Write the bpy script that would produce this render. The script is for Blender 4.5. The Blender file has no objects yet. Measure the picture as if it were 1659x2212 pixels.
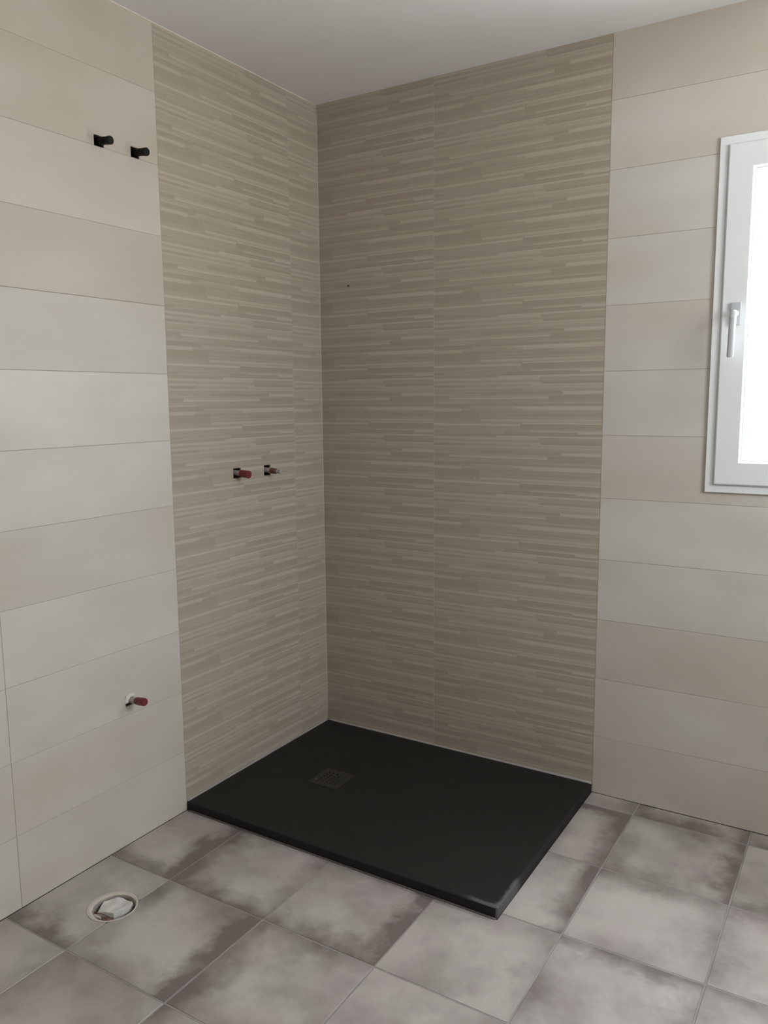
import bpy, bmesh, math, random
from mathutils import Vector, Matrix, noise
random.seed(4)
PI = math.pi

# ------------------------------------------------------------------ camera
sc = bpy.context.scene
cam = bpy.data.cameras.new('camera')
cam_o = bpy.data.objects.new('camera', cam)
sc.collection.objects.link(cam_o)
sc.camera = cam_o
cam.sensor_fit = 'HORIZONTAL'
cam.sensor_width = 36.0
cam.lens = 36.0 * 1741.2857 / 1659.0
cam.clip_start = 0.02
yaw, pitch, roll = math.radians(31.6427), math.radians(-7.9731), math.radians(-0.4915)
F = Vector((-math.sin(yaw), math.cos(yaw), 0)); R = Vector((math.cos(yaw), math.sin(yaw), 0)); U = Vector((0, 0, 1))
F2 = math.cos(pitch) * F + math.sin(pitch) * U
U2 = -math.sin(pitch) * F + math.cos(pitch) * U
R3 = math.cos(roll) * R + math.sin(roll) * U2
U3 = -math.sin(roll) * R + math.cos(roll) * U2
M = Matrix(((R3.x, U3.x, -F2.x), (R3.y, U3.y, -F2.y), (R3.z, U3.z, -F2.z))).to_4x4()
M.translation = Vector((1.84756, -2.54726, 1.31978))
cam_o.matrix_world = M

# ------------------------------------------------------------------ sky and window light
world = bpy.data.worlds.new('overcast_sky')
sc.world = world
world.use_nodes = True
wn = world.node_tree
wn.nodes.clear()
tc = wn.nodes.new('ShaderNodeTexCoord')
sx = wn.nodes.new('ShaderNodeSeparateXYZ')
rp = wn.nodes.new('ShaderNodeValToRGB')
rp.color_ramp.elements[0].position = 0.485; rp.color_ramp.elements[0].color = (0.38, 0.38, 0.38, 1)   # pale ground outside
rp.color_ramp.elements[1].position = 1.0; rp.color_ramp.elements[1].color = (0.60, 0.64, 0.68, 1)      # overcast: brightest overhead
e_ = rp.color_ramp.elements.new(0.515); e_.color = (0.30, 0.31, 0.325, 1)
mr = wn.nodes.new('ShaderNodeMapRange')
mr.inputs['From Min'].default_value = -1
bg = wn.nodes.new('ShaderNodeBackground'); bg.inputs['Strength'].default_value = 36.0
wo = wn.nodes.new('ShaderNodeOutputWorld')
wn.links.new(tc.outputs['Generated'], sx.inputs[0]); wn.links.new(sx.outputs['Z'], mr.inputs['Value'])
wn.links.new(mr.outputs[0], rp.inputs[0]); wn.links.new(rp.outputs[0], bg.inputs['Color']); wn.links.new(bg.outputs[0], wo.inputs[0])

WX0, WX1, WZ0, WZ1 = 1.410, 2.140, 1.040, 2.038      # window opening
pl = bpy.data.lights.new('window_portal', 'AREA')     # guides sky sampling through the window only
pl.shape = 'RECTANGLE'; pl.size = WX1 - WX0; pl.size_y = WZ1 - WZ0
pl.cycles.is_portal = True
plo = bpy.data.objects.new('window_portal', pl); sc.collection.objects.link(plo)
plo.location = ((WX0 + WX1) / 2, 0.135, (WZ0 + WZ1) / 2); plo.rotation_euler = (-PI / 2, 0, 0)

W2 = (-1.18, -0.48, 1.25, 2.20)                       # invented window for extra daylight (y0, y1, z0, z1), in the right wall outside the view
p2 = bpy.data.lights.new('window_portal', 'AREA')  # sky sampling for the added window
p2.shape = 'RECTANGLE'; p2.size = W2[3] - W2[2]; p2.size_y = W2[1] - W2[0]
p2.cycles.is_portal = True
p2o = bpy.data.objects.new('window_portal', p2); sc.collection.objects.link(p2o)
p2o.location = (2.875, (W2[0] + W2[1]) / 2, (W2[2] + W2[3]) / 2); p2o.rotation_euler = (0, PI / 2, 0)

sc.view_settings.view_transform = 'Standard'
sc.view_settings.look = 'None'
sc.view_settings.gamma = 1.0
sc.view_settings.use_curve_mapping = False
sc.view_settings.exposure = 0.33
sc.cycles.max_bounces = 12
sc.cycles.diffuse_bounces = 8
sc.cycles.use_denoising = True

# ------------------------------------------------------------------ dimensions
XR, YF, H = 2.75, -3.40, 2.390        # right wall, front wall, ceiling height
TW, TD = 1.0915, 0.787                # shower tray
TTOP = 0.0307
TH = 0.006                            # wall tile thickness
J = 0.0008                            # half a wall joint

# ------------------------------------------------------------------ helpers
def link(o, parent=None):
    sc.collection.objects.link(o)
    if parent: o.parent = parent
    return o

def mesh_of(bm, name, mat, smooth=False, fix=True):
    if fix: bmesh.ops.recalc_face_normals(bm, faces=bm.faces)
    me = bpy.data.meshes.new(name)
    bm.to_mesh(me); bm.free()
    if mat: me.materials.append(mat)
    if smooth:
        for p in me.polygons: p.use_smooth = True
    return me

def part(name, bm, mat, parent=None, loc=None, smooth=False, label=None):
    o = bpy.data.objects.new(name, mesh_of(bm, name, mat, smooth))
    link(o, parent)
    if loc: o.location = loc
    if label: o['label'] = label
    return o

def tag(o, label, cat, group=None):
    o['label'] = label; o['category'] = cat
    if group: o['group'] = group
    return o

def struct(o):
    o['kind'] = 'structure'; return o

def empty(name, loc):
    o = bpy.data.objects.new(name, None); link(o); o.location = loc; o.empty_display_size = 0.05
    return o

def box(bm, a, b, bevel=0):
    m = Matrix.Translation([(a[i] + b[i]) / 2 for i in range(3)]) @ Matrix.Diagonal([b[i] - a[i] for i in range(3)] + [1])
    r = bmesh.ops.create_cube(bm, size=1, matrix=m)
    if bevel:
        es = list({e for v in r['verts'] for e in v.link_edges})
        bmesh.ops.bevel(bm, geom=es, offset=bevel, segments=2, affect='EDGES', profile=0.6)

def lathe(bm, prof, seg=28, axis='X', centre=(0, 0, 0), close=True):
    """prof: list of (along, radius)"""
    rings = []
    for a, r in prof:
        ring = []
        for k in range(seg):
            t = 2 * PI * k / seg
            c, s = r * math.cos(t), r * math.sin(t)
            p = (a, c, s) if axis == 'X' else (c, s, a)
            ring.append(bm.verts.new((p[0] + centre[0], p[1] + centre[1], p[2] + centre[2])))
        rings.append(ring)
    for A, B in zip(rings, rings[1:]):
        for k in range(seg):
            bm.faces.new((A[k], A[(k + 1) % seg], B[(k + 1) % seg], B[k]))
    if close:
        bm.faces.new(rings[0]); bm.faces.new(rings[-1])

def plate(us, vs, cell, th, mapf):
    """stepped slab: cell(i,j) -> None (open) or (height, tone); mapf(u,v,h) -> xyz"""
    bm = bmesh.new()
    lay = bm.loops.layers.color.new('tone')
    nu, nv = len(us) - 1, len(vs) - 1
    g = [[cell(i, j) for j in range(nv)] for i in range(nu)]
    cache = {}
    def V(u, v, h):
        k = (round(u, 6), round(v, 6), round(h, 6))
        if k not in cache: cache[k] = bm.verts.new(mapf(u, v, h))
        return cache[k]
    def face(pts, t):
        try: f = bm.faces.new([V(*p) for p in pts])
        except ValueError: return
        for l in f.loops: l[lay] = (t, t, t, 1)
    for i in range(nu):
        for j in range(nv):
            c = g[i][j]
            if c is None: continue
            u0, u1, v0, v1 = us[i], us[i + 1], vs[j], vs[j + 1]
            h, t = c
            face([(u0, v0, h), (u1, v0, h), (u1, v1, h), (u0, v1, h)], t)
            face([(u0, v0, -th), (u0, v1, -th), (u1, v1, -th), (u1, v0, -th)], t)
            for di, dj, a, b in ((-1, 0, (u0, v0), (u0, v1)), (1, 0, (u1, v1), (u1, v0)), (0, -1, (u1, v0), (u0, v0)), (0, 1, (u0, v1), (u1, v1))):
                ii, jj = i + di, j + dj
                n = g[ii][jj] if 0 <= ii < nu and 0 <= jj < nv else None
                hn = -th if n is None else n[0]
                if hn < h - 1e-7:
                    face([(*a, h), (*b, h), (*b, hn), (*a, hn)], t)
    return bm

WALLMAP = lambda u, v, h: (u, -h, v)
FLOORMAP = lambda u, v, h: (u, v, h)

def orient(bm, mapf):
    """make the tops face out of the wall or floor"""
    bmesh.ops.recalc_face_normals(bm, faces=bm.faces)
    d = Vector(mapf(0, 0, 1))
    s = sum(f.normal.dot(d) * f.calc_area() * (f.calc_center_median().dot(d)) for f in bm.faces)
    if s < 0: bmesh.ops.reverse_faces(bm, faces=bm.faces)

def prism(poly, th, ch, mapf):
    """polygon slab with chamfered upper edge, top at h=0"""
    bm = bmesh.new()
    n = len(poly)
    ins = []
    for k in range(n):
        a, b, c = Vector(poly[k - 1]), Vector(poly[k]), Vector(poly[(k + 1) % n])
        e1, e2 = (b - a).normalized(), (c - b).normalized()
        n1, n2 = Vector((-e1.y, e1.x)), Vector((-e2.y, e2.x))
        m = (n1 + n2); m = m / max(m.length_squared, 0.3) * 2 / 2
        ins.append(b + m * ch)
    L0 = [bm.verts.new(mapf(p[0], p[1], -th)) for p in poly]
    L1 = [bm.verts.new(mapf(p[0], p[1], -ch * 0.55)) for p in poly]
    L2 = [bm.verts.new(mapf(p[0], p[1], 0)) for p in ins]
    bm.faces.new(L0[::-1]); bm.faces.new(L2)
    for A, B in ((L0, L1), (L1, L2)):
        for k in range(n):
            bm.faces.new((A[k], A[(k + 1) % n], B[(k + 1) % n], B[k]))
    return bm

# ------------------------------------------------------------------ materials
def mat(name):
    m = bpy.data.materials.new(name); m.use_nodes = True
    return m, m.node_tree, m.node_tree.nodes['Principled BSDF']

def simple(name, col, rough=0.5, scale=30, var=0.12, bump=0.0, bscale=200, metal=0):
    m, t, b = mat(name)
    b.inputs['Roughness'].default_value = rough; b.inputs['Metallic'].default_value = metal
    tcn = t.nodes.new('ShaderNodeTexCoord'); nz = t.nodes.new('ShaderNodeTexNoise')
    nz.inputs['Scale'].default_value = scale; nz.inputs['Detail'].default_value = 4
    mx = t.nodes.new('ShaderNodeMix'); mx.data_type = 'RGBA'
    mx.inputs['A'].default_value = (*[c * (1 - var) for c in col], 1); mx.inputs['B'].default_value = (*[min(1, c * (1 + var)) for c in col], 1)
    t.links.new(tcn.outputs['Object'], nz.inputs['Vector']); t.links.new(nz.outputs['Fac'], mx.inputs['Factor'])
    t.links.new(mx.outputs['Result'], b.inputs['Base Color'])
    if bump:
        n2 = t.nodes.new('ShaderNodeTexNoise'); n2.inputs['Scale'].default_value = bscale; n2.inputs['Detail'].default_value = 3
        bp = t.nodes.new('ShaderNodeBump'); bp.inputs['Strength'].default_value = bump; bp.inputs['Distance'].default_value = 0.001
        t.links.new(tcn.outputs['Object'], n2.inputs['Vector']); t.links.new(n2.outputs['Fac'], bp.inputs['Height']); t.links.new(bp.outputs[0], b.inputs['Normal'])
    return m

def nd(t, ty, **kw):
    n = t.nodes.new(ty)
    for k, v in kw.items(): setattr(n, k, v)
    return n

def math_(t, op, a, b=None, c=None, clamp=False):
    n = t.nodes.new('ShaderNodeMath'); n.operation = op; n.use_clamp = clamp
    for i, x in enumerate((a, b, c)):
        if x is None: continue
        if isinstance(x, (int, float)): n.inputs[i].default_value = x
        else: t.links.new(x, n.inputs[i])
    return n.outputs[0]

def offset_coords(t, amp=37.0, scale=(1, 1, 1)):
    tcn = nd(t, 'ShaderNodeTexCoord'); oi = nd(t, 'ShaderNodeObjectInfo')
    mp = nd(t, 'ShaderNodeVectorMath', operation='MULTIPLY'); mp.inputs[1].default_value = scale
    ad = nd(t, 'ShaderNodeVectorMath', operation='ADD')
    rr = math_(t, 'MULTIPLY', oi.outputs['Random'], amp)
    cb = nd(t, 'ShaderNodeCombineXYZ')
    for k in range(3): t.links.new(rr, cb.inputs[k])
    t.links.new(tcn.outputs['Object'], mp.inputs[0]); t.links.new(mp.outputs[0], ad.inputs[0]); t.links.new(cb.outputs[0], ad.inputs[1])
    return tcn, oi, ad.outputs[0]

def noise_(t, vec, scale, detail=3, rough=0.5):
    n = nd(t, 'ShaderNodeTexNoise'); n.inputs['Scale'].default_value = scale; n.inputs['Detail'].default_value = detail
    n.inputs['Roughness'].default_value = rough
    t.links.new(vec, n.inputs['Vector']); return n.outputs['Fac']

def mixc(t, fac, a, b, blend='MIX'):
    n = nd(t, 'ShaderNodeMix', data_type='RGBA', blend_type=blend)
    if isinstance(fac, (int, float)): n.inputs['Factor'].default_value = fac
    else: t.links.new(fac, n.inputs['Factor'])
    for nm, x in (('A', a), ('B', b)):
        if isinstance(x, tuple): n.inputs[nm].default_value = (*x, 1)
        else: t.links.new(x, n.inputs[nm])
    return n.outputs['Result']

# plain cream ceramic wall tile: soft clouds, a tone per tile (object colour), with shade in the upper left rows
def make_cream():
    m, t, b = mat('cream_tile')
    tcn, oi, v = offset_coords(t, scale=(1, 1, 2.2))
    cloud = noise_(t, v, 2.6, 3)
    rmp = nd(t, 'ShaderNodeMapRange'); rmp.inputs['From Min'].default_value = 0.3; rmp.inputs['From Max'].default_value = 0.7
    t.links.new(cloud, rmp.inputs['Value'])
    c = mixc(t, rmp.outputs[0], (0.535, 0.487, 0.428), (0.60, 0.565, 0.515))
    c = mixc(t, 1.0, c, oi.outputs['Color'], 'MULTIPLY')
    t.links.new(c, b.inputs['Base Color'])
    b.inputs['Roughness'].default_value = 0.42
    b.inputs['Specular IOR Level'].default_value = 0.4
    return m

# striped decor tile: tone per strip is stored on the mesh
def make_decor():
    m, t, b = mat('striped_decor_tile')
    tcn, oi, v = offset_coords(t, 5.0, (6, 1, 90))
    at = nd(t, 'ShaderNodeAttribute', attribute_name='tone')
    grain = noise_(t, v, 3.0, 4, 0.6)
    soft = math_(t, 'MULTIPLY_ADD', grain, 0.34, -0.17)
    f = math_(t, 'ADD', at.outputs['Fac'], soft, clamp=True)
    rmp = nd(t, 'ShaderNodeValToRGB')
    e = rmp.color_ramp.elements
    e[0].position = 0.0; e[0].color = (0.370, 0.313, 0.250, 1)
    e[1].position = 1.0; e[1].color = (0.515, 0.458, 0.386, 1)
    k = e.new(0.5); k.color = (0.455, 0.397, 0.328, 1)
    t.links.new(f, rmp.inputs[0])
    c = mixc(t, 1.0, rmp.outputs[0], oi.outputs['Color'], 'MULTIPLY')
    t.links.new(c, b.inputs['Base Color'])
    b.inputs['Roughness'].default_value = 0.5
    b.inputs['Specular IOR Level'].default_value = 0.35
    bp = nd(t, 'ShaderNodeBump'); bp.inputs['Strength'].default_value = 0.35; bp.inputs['Distance'].default_value = 0.001
    t.links.new(grain, bp.inputs['Height']); t.links.new(bp.outputs[0], b.inputs['Normal'])
    return m

TX, TY = 0.337, 0.336
def make_floor():
    """worn stoneware: pale centre, dark smoky rims whose strength is a property of each tile"""
    m, t, b = mat('smoky_floor_tile')
    tcn, oi, v = offset_coords(t, 53.0)
    sp = nd(t, 'ShaderNodeSeparateXYZ'); t.links.new(tcn.outputs['Object'], sp.inputs[0])
    u = math_(t, 'DIVIDE', sp.outputs['X'], TX); w = math_(t, 'DIVIDE', sp.outputs['Y'], TY)
    n1 = noise_(t, v, 9.0, 5, 0.62)
    n2 = noise_(t, v, 34.0, 6, 0.7)
    wob = math_(t, 'MULTIPLY_ADD', n1, 0.44, -0.22)
    wob2 = math_(t, 'MULTIPLY_ADD', n2, 0.30, -0.15)
    wob = math_(t, 'ADD', wob, wob2)
    tot = None
    for nm, d in (('edge_left', u), ('edge_right', math_(t, 'SUBTRACT', 1.0, u)), ('edge_near', w), ('edge_far', math_(t, 'SUBTRACT', 1.0, w))):
        a = nd(t, 'ShaderNodeAttribute', attribute_type='OBJECT', attribute_name=nm)
        dd = math_(t, 'ADD', d, wob)
        f = nd(t, 'ShaderNodeMapRange', interpolation_type='SMOOTHSTEP')
        f.inputs['From Min'].default_value = -0.03; f.inputs['From Max'].default_value = 0.28
        f.inputs['To Min'].default_value = 1; f.inputs['To Max'].default_value = 0
        t.links.new(dd, f.inputs['Value'])
        g = math_(t, 'MULTIPLY', f.outputs[0], a.outputs['Fac'])
        tot = g if tot is None else math_(t, 'MAXIMUM', tot, g)
    n3 = noise_(t, v, 5.0, 4, 0.6)
    smoke = nd(t, 'ShaderNodeMapRange'); smoke.inputs['From Min'].default_value = 0.42; smoke.inputs['From Max'].default_value = 0.75
    smoke.inputs['To Max'].default_value = 0.65
    t.links.new(n3, smoke.inputs['Value'])
    n4 = nd(t, 'ShaderNodeMapRange'); n4.inputs['From Min'].default_value = 0.32; n4.inputs['From Max'].default_value = 0.68
    n4.inputs['To Min'].default_value = 0.62; n4.inputs['To Max'].default_value = 1.25
    t.links.new(noise_(t, v, 17.0, 5, 0.65), n4.inputs['Value'])
    tot = math_(t, 'MULTIPLY', tot, n4.outputs[0])
    tot = math_(t, 'ADD', tot, smoke.outputs[0], clamp=True)
    fine = noise_(t, v, 120.0, 3, 0.6)
    tot = math_(t, 'ADD', tot, math_(t, 'MULTIPLY_ADD', fine, 0.14, -0.07), clamp=True)
    pink = noise_(t, v, 3.3, 2)
    pr = nd(t, 'ShaderNodeMapRange'); pr.inputs['From Min'].default_value = 0.4; pr.inputs['From Max'].default_value = 0.65
    t.links.new(pink, pr.inputs['Value'])
    light = mixc(t, pr.outputs[0], (0.465, 0.425, 0.398), (0.415, 0.355, 0.342))
    c = mixc(t, tot, light, (0.150, 0.121, 0.112))
    t.links.new(c, b.inputs['Base Color'])
    rr = math_(t, 'MULTIPLY_ADD', n2, 0.2, 0.36)
    t.links.new(rr, b.inputs['Roughness'])
    b.inputs['Specular IOR Level'].default_value = 0.8
    bp = nd(t, 'ShaderNodeBump'); bp.inputs['Strength'].default_value = 0.25; bp.inputs['Distance'].default_value = 0.001
    t.links.new(n2, bp.inputs['Height']); t.links.new(bp.outputs[0], b.inputs['Normal'])
    return m

def make_tray():
    m, t, b = mat('anthracite_slate_resin')
    tcn = nd(t, 'ShaderNodeTexCoord')
    v = tcn.outputs['Object']
    n1 = noise_(t, v, 45.0, 6, 0.7); n2 = noise_(t, v, 2.2, 3)
    base = mixc(t, n2, (0.0110, 0.0100, 0.0080), (0.0165, 0.0150, 0.0130))
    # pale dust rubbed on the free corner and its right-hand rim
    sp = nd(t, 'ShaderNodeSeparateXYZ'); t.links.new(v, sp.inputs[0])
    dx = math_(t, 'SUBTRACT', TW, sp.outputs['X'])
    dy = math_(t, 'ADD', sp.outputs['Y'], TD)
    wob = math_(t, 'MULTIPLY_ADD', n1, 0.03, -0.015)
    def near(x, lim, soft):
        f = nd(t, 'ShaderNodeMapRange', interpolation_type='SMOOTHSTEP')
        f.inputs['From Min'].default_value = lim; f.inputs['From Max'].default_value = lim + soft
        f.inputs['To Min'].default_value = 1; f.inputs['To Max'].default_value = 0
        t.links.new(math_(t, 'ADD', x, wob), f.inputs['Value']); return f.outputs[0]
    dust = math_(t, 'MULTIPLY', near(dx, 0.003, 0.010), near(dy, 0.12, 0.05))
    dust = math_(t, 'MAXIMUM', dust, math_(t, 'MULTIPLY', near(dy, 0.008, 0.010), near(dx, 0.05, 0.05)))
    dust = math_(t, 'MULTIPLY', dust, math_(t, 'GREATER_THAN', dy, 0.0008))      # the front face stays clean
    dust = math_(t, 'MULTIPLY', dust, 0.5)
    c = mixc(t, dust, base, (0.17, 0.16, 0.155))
    t.links.new(c, b.inputs['Base Color'])
    b.inputs['Roughness'].default_value = 0.62
    b.inputs['Specular IOR Level'].default_value = 0.3
    bp = nd(t, 'ShaderNodeBump'); bp.inputs['Strength'].default_value = 0.5; bp.inputs['Distance'].default_value = 0.0012
    t.links.new(n1, bp.inputs['Height']); t.links.new(bp.outputs[0], b.inputs['Normal'])
    return m

def make_glass():
    m = bpy.data.materials.new('window_glass'); m.use_nodes = True
    t = m.node_tree; t.nodes.clear()
    tr = nd(t, 'ShaderNodeBsdfTransparent'); tr.inputs[0].default_value = (0.95, 0.97, 0.96, 1)
    gl = nd(t, 'ShaderNodeBsdfGlossy'); gl.inputs['Roughness'].default_value = 0.02
    fr = nd(t, 'ShaderNodeFresnel'); fr.inputs[0].default_value = 1.45
    mx = nd(t, 'ShaderNodeMixShader'); o = nd(t, 'ShaderNodeOutputMaterial')
    ge = nd(t, 'ShaderNodeNewGeometry')      # reflection counted once, on the outer faces
    fac = math_(t, 'MULTIPLY', fr.outputs[0], math_(t, 'SUBTRACT', 1.0, ge.outputs['Backfacing']))
    t.links.new(fac, mx.inputs[0]); t.links.new(tr.outputs[0], mx.inputs[1]); t.links.new(gl.outputs[0], mx.inputs[2]); t.links.new(mx.outputs[0], o.inputs[0])
    return m

CREAM, DECOR, FLOORT, TRAYM, GLASS = make_cream(), make_decor(), make_floor(), make_tray(), make_glass()
GROUT_W = simple('beige_wall_grout', (0.42, 0.37, 0.315), 0.85, 60, 0.12)
GROUT_F = simple('grey_floor_grout', (0.285, 0.255, 0.245), 0.9, 9, 0.38)
PLASTER = simple('hole_shade_render', (0.045, 0.037, 0.032), 0.9, 8, 0.10)  # wall slab, coloured dark so the pipe holes look shaded inside
CEIL = simple('white_matt_paint', (0.80, 0.785, 0.79), 0.85, 1.2, 0.02, 0.15, 60)
PVC = simple('white_window_profile', (0.80, 0.81, 0.82), 0.32, 2, 0.01)
GASK = simple('pale_grey_glazing_seal', (0.66, 0.67, 0.68), 0.6, 5, 0.05)
SILI = simple('grey_silicone', (0.34, 0.315, 0.305), 0.5, 25, 0.15)
WHITEJ = simple('pale_joint_filler', (0.50, 0.45, 0.39), 0.8, 40, 0.12)
BLACKP = simple('black_plastic', (0.005, 0.0045, 0.004), 0.6, 60, 0.2)
BLACKP.node_tree.nodes['Principled BSDF'].inputs['Specular IOR Level'].default_value = 0.2
REDP = simple('red_plastic_cap', (0.145, 0.014, 0.020), 0.42, 60, 0.25)
PIPEW = simple('dusty_pale_pipe', (0.42, 0.36, 0.34), 0.6, 120, 0.35)
DUSTG = simple('grey_broken_plastic', (0.36, 0.37, 0.34), 0.7, 150, 0.3)
CEMENT = simple('rough_white_cement', (0.55, 0.50, 0.445), 0.95, 70, 0.18, 0.8, 160)
PAPER = simple('crumpled_white_paper', (0.60, 0.58, 0.555), 0.8, 50, 0.08, 0.3, 90)
RUST = simple('reddish_clay_debris', (0.23, 0.115, 0.10), 0.9, 90, 0.4, 0.8, 150)
DARKV = simple('dark_cavity_mortar', (0.02, 0.017, 0.015), 0.95, 40, 0.3)
GRATE = simple('dark_metal_grate', (0.032, 0.030, 0.026), 0.45, 300, 0.12, metal=0.3)
STEEL = simple('bright_steel_screw', (0.55, 0.55, 0.53), 0.3, 50, 0.05, metal=0.9)

# ------------------------------------------------------------------ holes in the walls (u, z ranges)
PIPES = [  # along left wall: y centre, z centre, hole (y0,y1,z0,z1)
    (-0.997, 2.014, (-1.013, -0.981, 2.0005, 2.029)),
    (-0.872, 2.015, (-0.888, -0.858, 2.0005, 2.029)),
    (-0.492, 1.0765, (-0.512, -0.474, 1.059, 1.093)),
    (-0.334, 1.0740, (-0.353, -0.318, 1.055, 1.092)),
    (-0.991, 0.441, (-1.011, -0.978, 0.4255, 0.457)),
]
LHOLES = [p[2] for p in PIPES]

# ------------------------------------------------------------------ wall shells
def shell(name, us, vs, test, th, mapf, mtl):
    bm = plate(us, vs, lambda i, j: test((us[i] + us[i + 1]) / 2, (vs[j] + vs[j + 1]) / 2), th, mapf)
    orient(bm, mapf)
    me = mesh_of(bm, name, mtl, fix=False)
    o = struct(link(bpy.data.objects.new(name, me)))
    return o

def inside(u, v, rects):
    return any(a < u < b and c < v < d for a, b, c, d in rects)

# left wall slab, face at x = -TH (object rotated so local u runs along +y)
lu = sorted({YF - 0.2, 0.006} | {x for h in LHOLES for x in (h[0], h[1])})
lv = sorted({-0.2, H} | {x for h in LHOLES for x in (h[2] if h[2] > 2.0005 else 2.0, h[3])} | {h[2] for h in LHOLES})
lu[0] = YF - 0.1
wall_left = shell('wall_left', lu, lv, lambda u, v: (-0.06, 0) if inside(u, v, LHOLES) else (0, 0), 0.25, WALLMAP, PLASTER)
wall_left.location = (-TH, 0, 0); wall_left.rotation_euler = (0, 0, PI / 2)

WIN = [(WX0, WX1, WZ0, WZ1)]
bu = [-0.256, WX0, WX1, XR + 0.2]; bv = [-0.2, WZ0, WZ1, H]
wall_back = shell('wall_back', bu, bv, lambda u, v: None if inside(u, v, WIN) else (0, 0), 0.13, WALLMAP, PLASTER)
wall_back.location = (0, TH, 0)

wr = [YF - 0.1, W2[0], W2[1], 0.006]; wz = [-0.2, W2[2], W2[3], H]
bm = plate(wr, wz, lambda i, j: None if (i, j) == (1, 1) else (0, 0), 0.10, lambda u, v, h: (XR - h, u, v))
struct(part('wall_right', bm, simple('wall_right_tile_finish', (0.60, 0.565, 0.52), 0.6, 3, 0.04)))
bm = bmesh.new(); box(bm, (-TH, YF - 0.1, -0.2), (XR, YF, H))
struct(part('wall_front', bm, simple('wall_front_tile_finish', (0.60, 0.565, 0.52), 0.6, 3, 0.04)))
bm = bmesh.new(); box(bm, (-0.256, YF - 0.2, H), (XR + 0.2, 0.136, H + 0.15))
struct(part('ceiling', bm, CEIL))

# ------------------------------------------------------------------ striped tile pattern: strips from the top of the tile
# (height share, [(u_end, tone), ...])
STR = [
    (.012, [(.45, .45), (.87, .10), (1, .25)]), (.013, [(.45, .35), (.87, .05), (1, .20)]),
    (.030, [(.40, .40), (1, .85)]), (.035, [(.65, .80), (1, .45)]), (.020, [(.20, .35), (.65, .60), (1, .50)]),
    (.020, [(.62, .50), (1, .42)]), (.035, [(.66, .72), (1, .12)]), (.020, [(.20, .15), (.6, .50), (1, .80)]),
    (.020, [(.20, .10), (.60, .55), (1, .62)]), (.025, [(.2, .7), (1, .72)]), (.020, [(.55, .50), (1, .58)]),
    (.035, [(.30, .50), (.55, .42), (1, .52)]), (.030, [(.30, .48), (.78, .12), (1, .88)]), (.020, [(.30, .62), (.78, .40), (1, .85)]),
    (.015, [(.35, .45), (.80, .55), (1, .40)]), (.030, [(.10, .08), (.70, .66), (1, .18)]), (.018, [(.10, .15), (.70, .92), (1, .15)]),
    (.022, [(.15, .35), (.55, .50), (.70, .42), (1, .12)]), (.035, [(.25, .55), (.70, .45), (1, .30)]), (.020, [(.20, .70), (.60, .48), (1, .62)]),
    (.015, [(.24, .20), (.60, .35), (1, .45)]), (.020, [(.24, .08), (1, .0)]), (.015, [(.24, .12), (.50, .62), (1, .55)]),
    (.025, [(.24, .22), (.50, .60), (1, .90)]), (.035, [(.18, .78), (.55, .55), (1, .84)]), (.020, [(.18, .70), (.42, .30), (.85, .45), (1, .35)]),
    (.025, [(.29, .10), (.70, .38), (1, .48)]), (.030, [(.29, .12), (.60, .50), (1, .36)]), (.020, [(.29, .08), (.45, .46), (.95, .14), (1, .45)]),
    (.025, [(.29, .12), (.62, .52), (1, .50)]), (.025, [(.29, .18), (.80, .42), (1, .55)]), (.020, [(.30, .45), (1, .84)]),
    (.020, [(.30, .42), (.75, .72), (1, .66)]), (.020, [(.55, .45), (1, .62)]), (.015, [(.55, .50), (1, .92)]),
    (.020, [(.54, .88), (1, .22)]), (.010, [(.54, .95), (1, .15)]), (.030, [(.54, .48), (.85, .18), (1, .12)]),
    (.025, [(.30, .42), (.54, .50), (1, .15)]), (.020, [(.40, .55), (1, .48)]), (.025, [(.60, .46), (1, .76)]),
    (.020, [(.07, .10), (.45, .52), (.87, .15), (1, .90)]), (.015, [(.07, .12), (.45, .62), (.87, .10), (1, .85)]),
]
tot = sum(s[0] for s in STR)
acc = 0; STRIPS = []
for s, segs in STR:
    STRIPS.append((acc / tot, (acc + s) / tot, segs)); acc += s
UB = sorted({e for _, _, g in STRIPS for e, _ in g})

def decor_mesh(w, h, ua, va, uspan, holes=()):
    """w,h metres; ua: pattern offset of the left edge, uspan: share of the pattern shown; va: share cut off the top"""
    FULLW, FULLH = 0.604, 0.2
    us = {0.0, w} | {(b - ua) * FULLW for b in UB if ua < b < ua + w / FULLW}
    vs = {0.0, h}
    for a, b, _ in STRIPS:
        for q in (a, b):
            z = h + va * FULLH - q * FULLH
            if 0.0005 < z < h - 0.0005: vs.add(z)
    for a, b, c, d in holes:
        us |= {x for x in (a, b) if 0 < x < w}; vs |= {x for x in (c, d) if 0 < x < h}
    us, vs = sorted(us), sorted(vs)
    rnd = random.Random(7)
    hts = [rnd.uniform(-1, 1) for _ in STRIPS]
    def cell(i, j):
        u, z = (us[i] + us[i + 1]) / 2, (vs[j] + vs[j + 1]) / 2
        if inside(u, z, holes): return None
        q = (h + va * FULLH - z) / FULLH
        q = min(max(q, 0), 0.9999); pu = min(ua + u / FULLW, 0.9999)
        for n, (a, b, segs) in enumerate(STRIPS):
            if a <= q < b:
                for e, tone in segs:
                    if pu < e: return ((tone - 1) * 0.00035 - 0.0002 + hts[n] * 0.0001, tone)
        return (-0.0005, 0.5)
    bm = plate(us, vs, cell, TH, WALLMAP); orient(bm, WALLMAP)
    return mesh_of(bm, 'striped_tile', DECOR, fix=False)

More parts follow.
